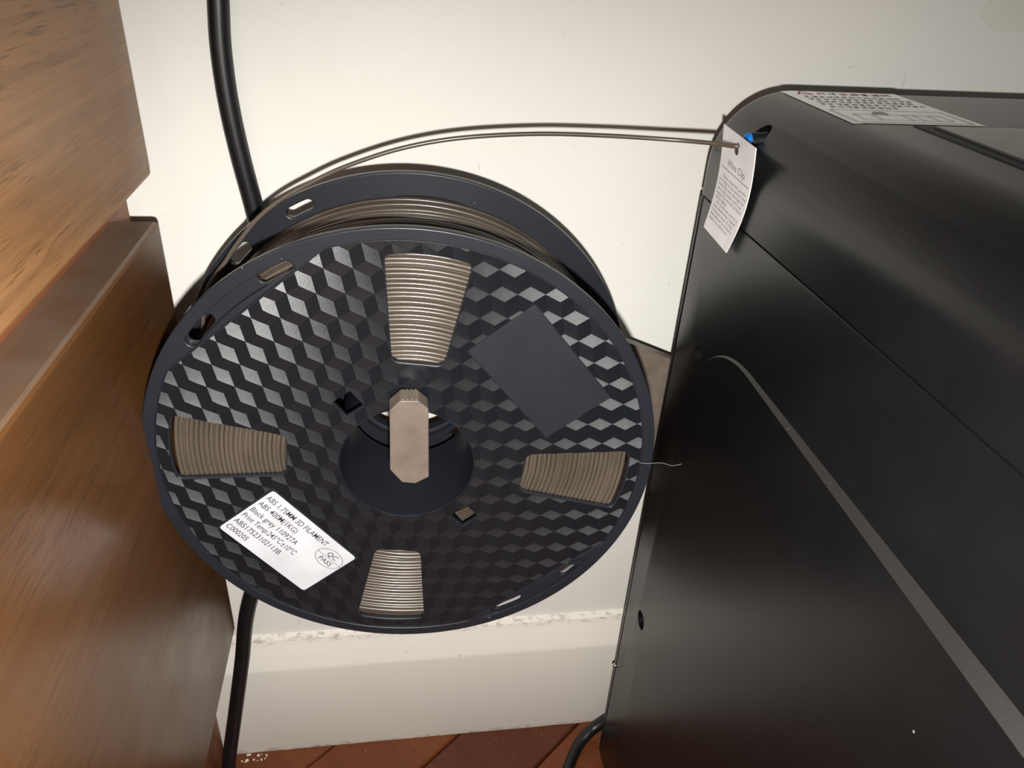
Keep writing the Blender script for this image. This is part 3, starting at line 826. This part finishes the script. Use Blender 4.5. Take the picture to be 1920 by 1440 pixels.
from_bm('printed_text', bm, M['ink'], lab)

# ------------------------------------------------------------------ wound filament and its free end
fil = empty('filament', mat=SM)
tag(fil, 'thin grey brown plastic filament wound on the spool and fed into printer', 'filament')
bm = bmesh.new(); rr = random.Random(11)
def turn(r, z, wob, ph, zw=0.0, n=132, fr=0.875, seg=8):
    pts = []
    for i in range(n):
        a = 2 * math.pi * i / n
        q = r + wob * (math.sin(a * 2 + ph) + 0.6 * math.sin(3 * a - 1.7 * ph))
        zz = z + zw * math.sin(a + ph * 2)
        pts.append((q * math.cos(a) * .001, q * math.sin(a) * .001, zz * .001))
    sweep(bm, pts, fr * .001, seg, cyclic=True)
r = 47.0
while r < 90.4:
    turn(r, -4.65 + rr.uniform(-.25, .1), rr.uniform(.05, .28), rr.uniform(0, 6.28), 0.12)
    r += rr.uniform(1.74, 1.94)
z = -6.4
while z > -59.0:
    f_ = min(1, (-z - 4) / 24)
    turn(88.3 + 1.2 * f_ + rr.uniform(-.3, .3), z, rr.uniform(.04, .2), rr.uniform(0, 6.28), rr.uniform(.1, .9))
    z -= rr.uniform(1.62, 1.8)
for z in (-6.4, -8.2, -10.0, -11.8, -13.6, -15.4, -17.2, -19.0): turn(47.2, z, 0.05, z, 0.1, 96)
lathe(bm, [(47.9, -5.2), (87.4, -5.2), (88.6, -59.5), (47.9, -59.5)], 132)
coil = from_bm('wound_coil', bm, M['filament'], fil, smooth=True); shade_auto(coil, 50)
def loc_sp(a_deg, r, off): return SM @ Vector((r * math.cos(math.radians(a_deg)) * .001, r * math.sin(math.radians(a_deg)) * .001, -off * .001))
ctrl = [loc_sp(186, 88.6, 47), loc_sp(172, 89.2, 48.5), onY(384, 562, .2965), onY(426, 486, .2988), onY(451, 449, .2996), onY(484, 409, .3000), onY(527, 374, .3004), onY(578, 345, .3007), onY(646, 313, .3010),
        onY(749, 279, .3012), onY(860, 259, .3010), onY(1000, 251, .3000), onY(1130, 254, .2972), onY(1260, 262, .2915), onY(1340, 269, .2835)]
ctrl += [onX(1383, 274, .1284), Vector((0.1328, INY - .0005, INZ - .0001)), Vector((0.1560, INY, INZ))]
bm = bmesh.new(); sweep(bm, spline_pts([SM.inverted() @ p for p in ctrl], 12), 0.000875, 12)
from_bm('feed_strand', bm, M['filament'], fil, smooth=True)

# ------------------------------------------------------------------ printed spool holder
holder = empty('spool_holder', (0.0038, 0.32, H - 0.17)); tag(holder, 'grey brown printed holder with octagonal peg end through spool hub', 'holder')
HINV = Matrix.Translation(-Vector(holder.location))
def hh(o): o.parent = holder; o.matrix_parent_inverse = HINV; return o
def prism_y(name, pts, y0, y1, m, bevel=0.0):
    bm = bmesh.new()
    A = [bm.verts.new((x, y0, z)) for x, z in pts]; B = [bm.verts.new((x, y1, z)) for x, z in pts]
    n = len(pts)
    for i in range(n): bm.faces.new((A[i], A[(i + 1) % n], B[(i + 1) % n], B[i]))
    bm.faces.new(A[::-1]); bm.faces.new(B)
    if bevel: bmesh.ops.bevel(bm, geom=bm.edges[:], offset=bevel, segments=2, profile=.5, affect='EDGES')
    return from_bm(name, bm, m)
lug = [(-.0033, -.1527), (.0008, -.1486), (.0071, -.1488), (.0108, -.1526), (.0109, -.1836), (.0057, -.1866), (.0006, -.1857), (-.0038, -.1795)]
lg = hh(prism_y('peg_end', [(x, z + H) for x, z in lug], .235, .2432, M['printed'], .0005))
for i in range(4):
    x = .0016 + .0016 * i
    hh(box('grip_ridge', (x - .00035, .2356, H - .1488), (x + .00035, .2428, H - .14825), M['printed'], None, .0001))
rod = [(-.0012, -.1645), (.0010, -.1622), (.0068, -.1622), (.0090, -.1645), (.0090, -.1735), (.0068, -.1757), (.0010, -.1757), (-.0012, -.1735)]
hh(prism_y('peg', [(x, z + H) for x, z in rod], .2430, .3220, M['printed']))
arm = [(-.012, -.137), (.020, -.137), (.1163, -.1741), (.185, -.2029), (.185, -.250), (.100, -.245), (.030, -.197), (-.012, -.190)]
hh(prism_y('arm_plate', [(x, z + H) for x, z in arm], .3205, .3262, M['printed'], .0004))
hh(box('mounting_block', (.150, .3130, H - .240), (.178, .3207, H - .212), M['printed'], None, .001))

# ------------------------------------------------------------------ wire clip card hanging on the strand
card_corner = [onX(1358, 232, .1288), onX(1418, 278, .1286), onX(1362, 474, .1300), onX(1320, 425, .1294)]
def card_pt(s, t, h=0.0):
    a = card_corner[0].lerp(card_corner[1], s); b = card_corner[3].lerp(card_corner[2], s)
    p = a.lerp(b, t)
    p = p + Vector((0.0010 * math.sin(math.pi * t) - h, -0.0032 * math.sin(math.pi * t) * (.65 + .35 * s), 0.0))
    return p
bm = bmesh.new(); gs, gt = 8, 20
F0 = [[bm.verts.new(card_pt(i / gs, j / gt, 0.0002)) for j in range(gt + 1)] for i in range(gs + 1)]
F1 = [[bm.verts.new(card_pt(i / gs, j / gt, -0.0002)) for j in range(gt + 1)] for i in range(gs + 1)]
for i in range(gs):
    for j in range(gt):
        bm.faces.new((F0[i][j], F0[i + 1][j], F0[i + 1][j + 1], F0[i][j + 1])); bm.faces.new((F1[i][j], F1[i][j + 1], F1[i + 1][j + 1], F1[i + 1][j]))
for i in range(gs):
    bm.faces.new((F0[i][0], F1[i][0], F1[i + 1][0], F0[i + 1][0])); bm.faces.new((F0[i][gt], F0[i + 1][gt], F1[i + 1][gt], F1[i][gt]))
for j in range(gt):
    bm.faces.new((F0[0][j], F0[0][j + 1], F1[0][j + 1], F1[0][j])); bm.faces.new((F0[gs][j], F1[gs][j], F1[gs][j + 1], F0[gs][j + 1]))
card = from_bm('paper_tag', bm, M['card'], smooth=True); shade_auto(card, 40)
tag(card, 'white wire clip card hanging on the filament beside the printer inlet', 'tag')
bm = bmesh.new()
def card_text(txt, s0, s1, t, size, align='LEFT'):
    me = text_mesh(txt, 1.0); xs = [v.co.x for v in me.vertices]; x0, w_ = min(xs), max(xs) - min(xs)
    b2 = bmesh.new(); b2.from_mesh(me); mp = {}
    for v in b2.verts:
        s = s0 + (s1 - s0) * (v.co.x - x0) / w_; tt = t - v.co.y * size
        mp[v.index] = bm.verts.new(card_pt(s, tt, 0.00028))
    for f in b2.faces:
        try: bm.faces.new([mp[v.index] for v in f.verts])
        except ValueError: pass
    b2.free(); bpy.data.meshes.remove(me)
card_text('Wire Clip', .24, .80, .315, .088)
rows = [('Once unpacked, put the', .16, .93), ('wire clip on the wire in time', .06, .97), ('(make the wire through the', .06, .94), ('wire clip). After every use,', .07, .92), ('replace the thread on fixed', .07, .93), ('orifice tightly.', .07, .48),
        ('If it cannot be used all at', .16, .93), ('once please keep it sealed', .07, .90), ('to prevent damp. If it has', .07, .86), ('been affected by moisture,', .07, .89), ('please dry it before use.', .07, .80)]
for i, (tx, a, b) in enumerate(rows): card_text(tx, a, b, .440 + .0432 * i, .043)
qa = [card_pt(s, t, .00028) for s, t in ((.06, .352), (.06, .359), (.96, .359), (.96, .352))]
bm.faces.new([bm.verts.new(p) for p in qa])
from_bm('printed_text', bm, M['ink_grey'], card)
# punched hole shown as a dark notch below the strand
bm = bmesh.new()
n_ = 14; cs, ct = .47, .135
bm.faces.new([bm.verts.new(card_pt(cs + .06 * math.cos(2 * math.pi * i / n_), ct + .040 * math.sin(2 * math.pi * i / n_), .00026)) for i in range(n_)])
from_bm('punched_hole', bm, M['dark'], card)

# ------------------------------------------------------------------ small things
bm = bmesh.new()
tp = [[None] * 9 for _ in range(13)]
for i in range(13):
    for j in range(9):
        px = 1838 + 150 * i / 12; yy = -8 + 66 * j / 8
        if i == 0: yy = 25 + (yy - 25) * .25
        if i == 1: yy = 25 + (yy - 25) * .75
        p = onY(px, yy, YW - 0.0006); p.y -= 0.0012 * max(0, noise.noise((i * .5, j * .9, 3.1))) + (0.0012 if j == 4 and i > 1 else 0)
        tp[i][j] = bm.verts.new(p)
for i in range(12):
    for j in range(8): bm.faces.new((tp[i][j], tp[i + 1][j], tp[i + 1][j + 1], tp[i][j + 1]))
tape = from_bm('adhesive_tape', bm, M['tape'], smooth=True)
tag(tape, 'wrinkled clear tape stuck high on the wall above the printer', 'tape')
bm = bmesh.new()
sweep(bm, spline_pts([onY(1196, 867, .243), onY(1212, 869, .241), onY(1240, 868, .240), onY(1260, 873, .240), onY(1278, 870, .2395)], 8), 0.00005, 5)
hair = from_bm('stray_hair', bm, M['hair'], smooth=True)
tag(hair, 'fine pale hair sticking out from the spool rim towards the printer', 'hair')
bm = bmesh.new(); rc_ = random.Random(5)
for i in range(26):
    x = rc_.uniform(-.111, -.094) if i < 12 else rc_.uniform(-.10, .11)
    y = rc_.uniform(.3305, .3362) if i < 12 else rc_.uniform(.300, .333)
    s_ = rc_.uniform(.0005, .0012) if i < 12 else rc_.uniform(.0002, .0005)
    bmesh.ops.create_icosphere(bm, subdivisions=1, radius=s_, matrix=Matrix.Translation((x, y, s_ * .7)) @ Matrix.Scale(rc_.uniform(.6, 1.2), 4, (1, 0, 0)))
cr = from_bm('plaster_crumbs', bm, M['crumb'])
tag(cr, 'crumbs of cream plaster lying along the baseboard on the floor', 'crumbs', kind='stuff')
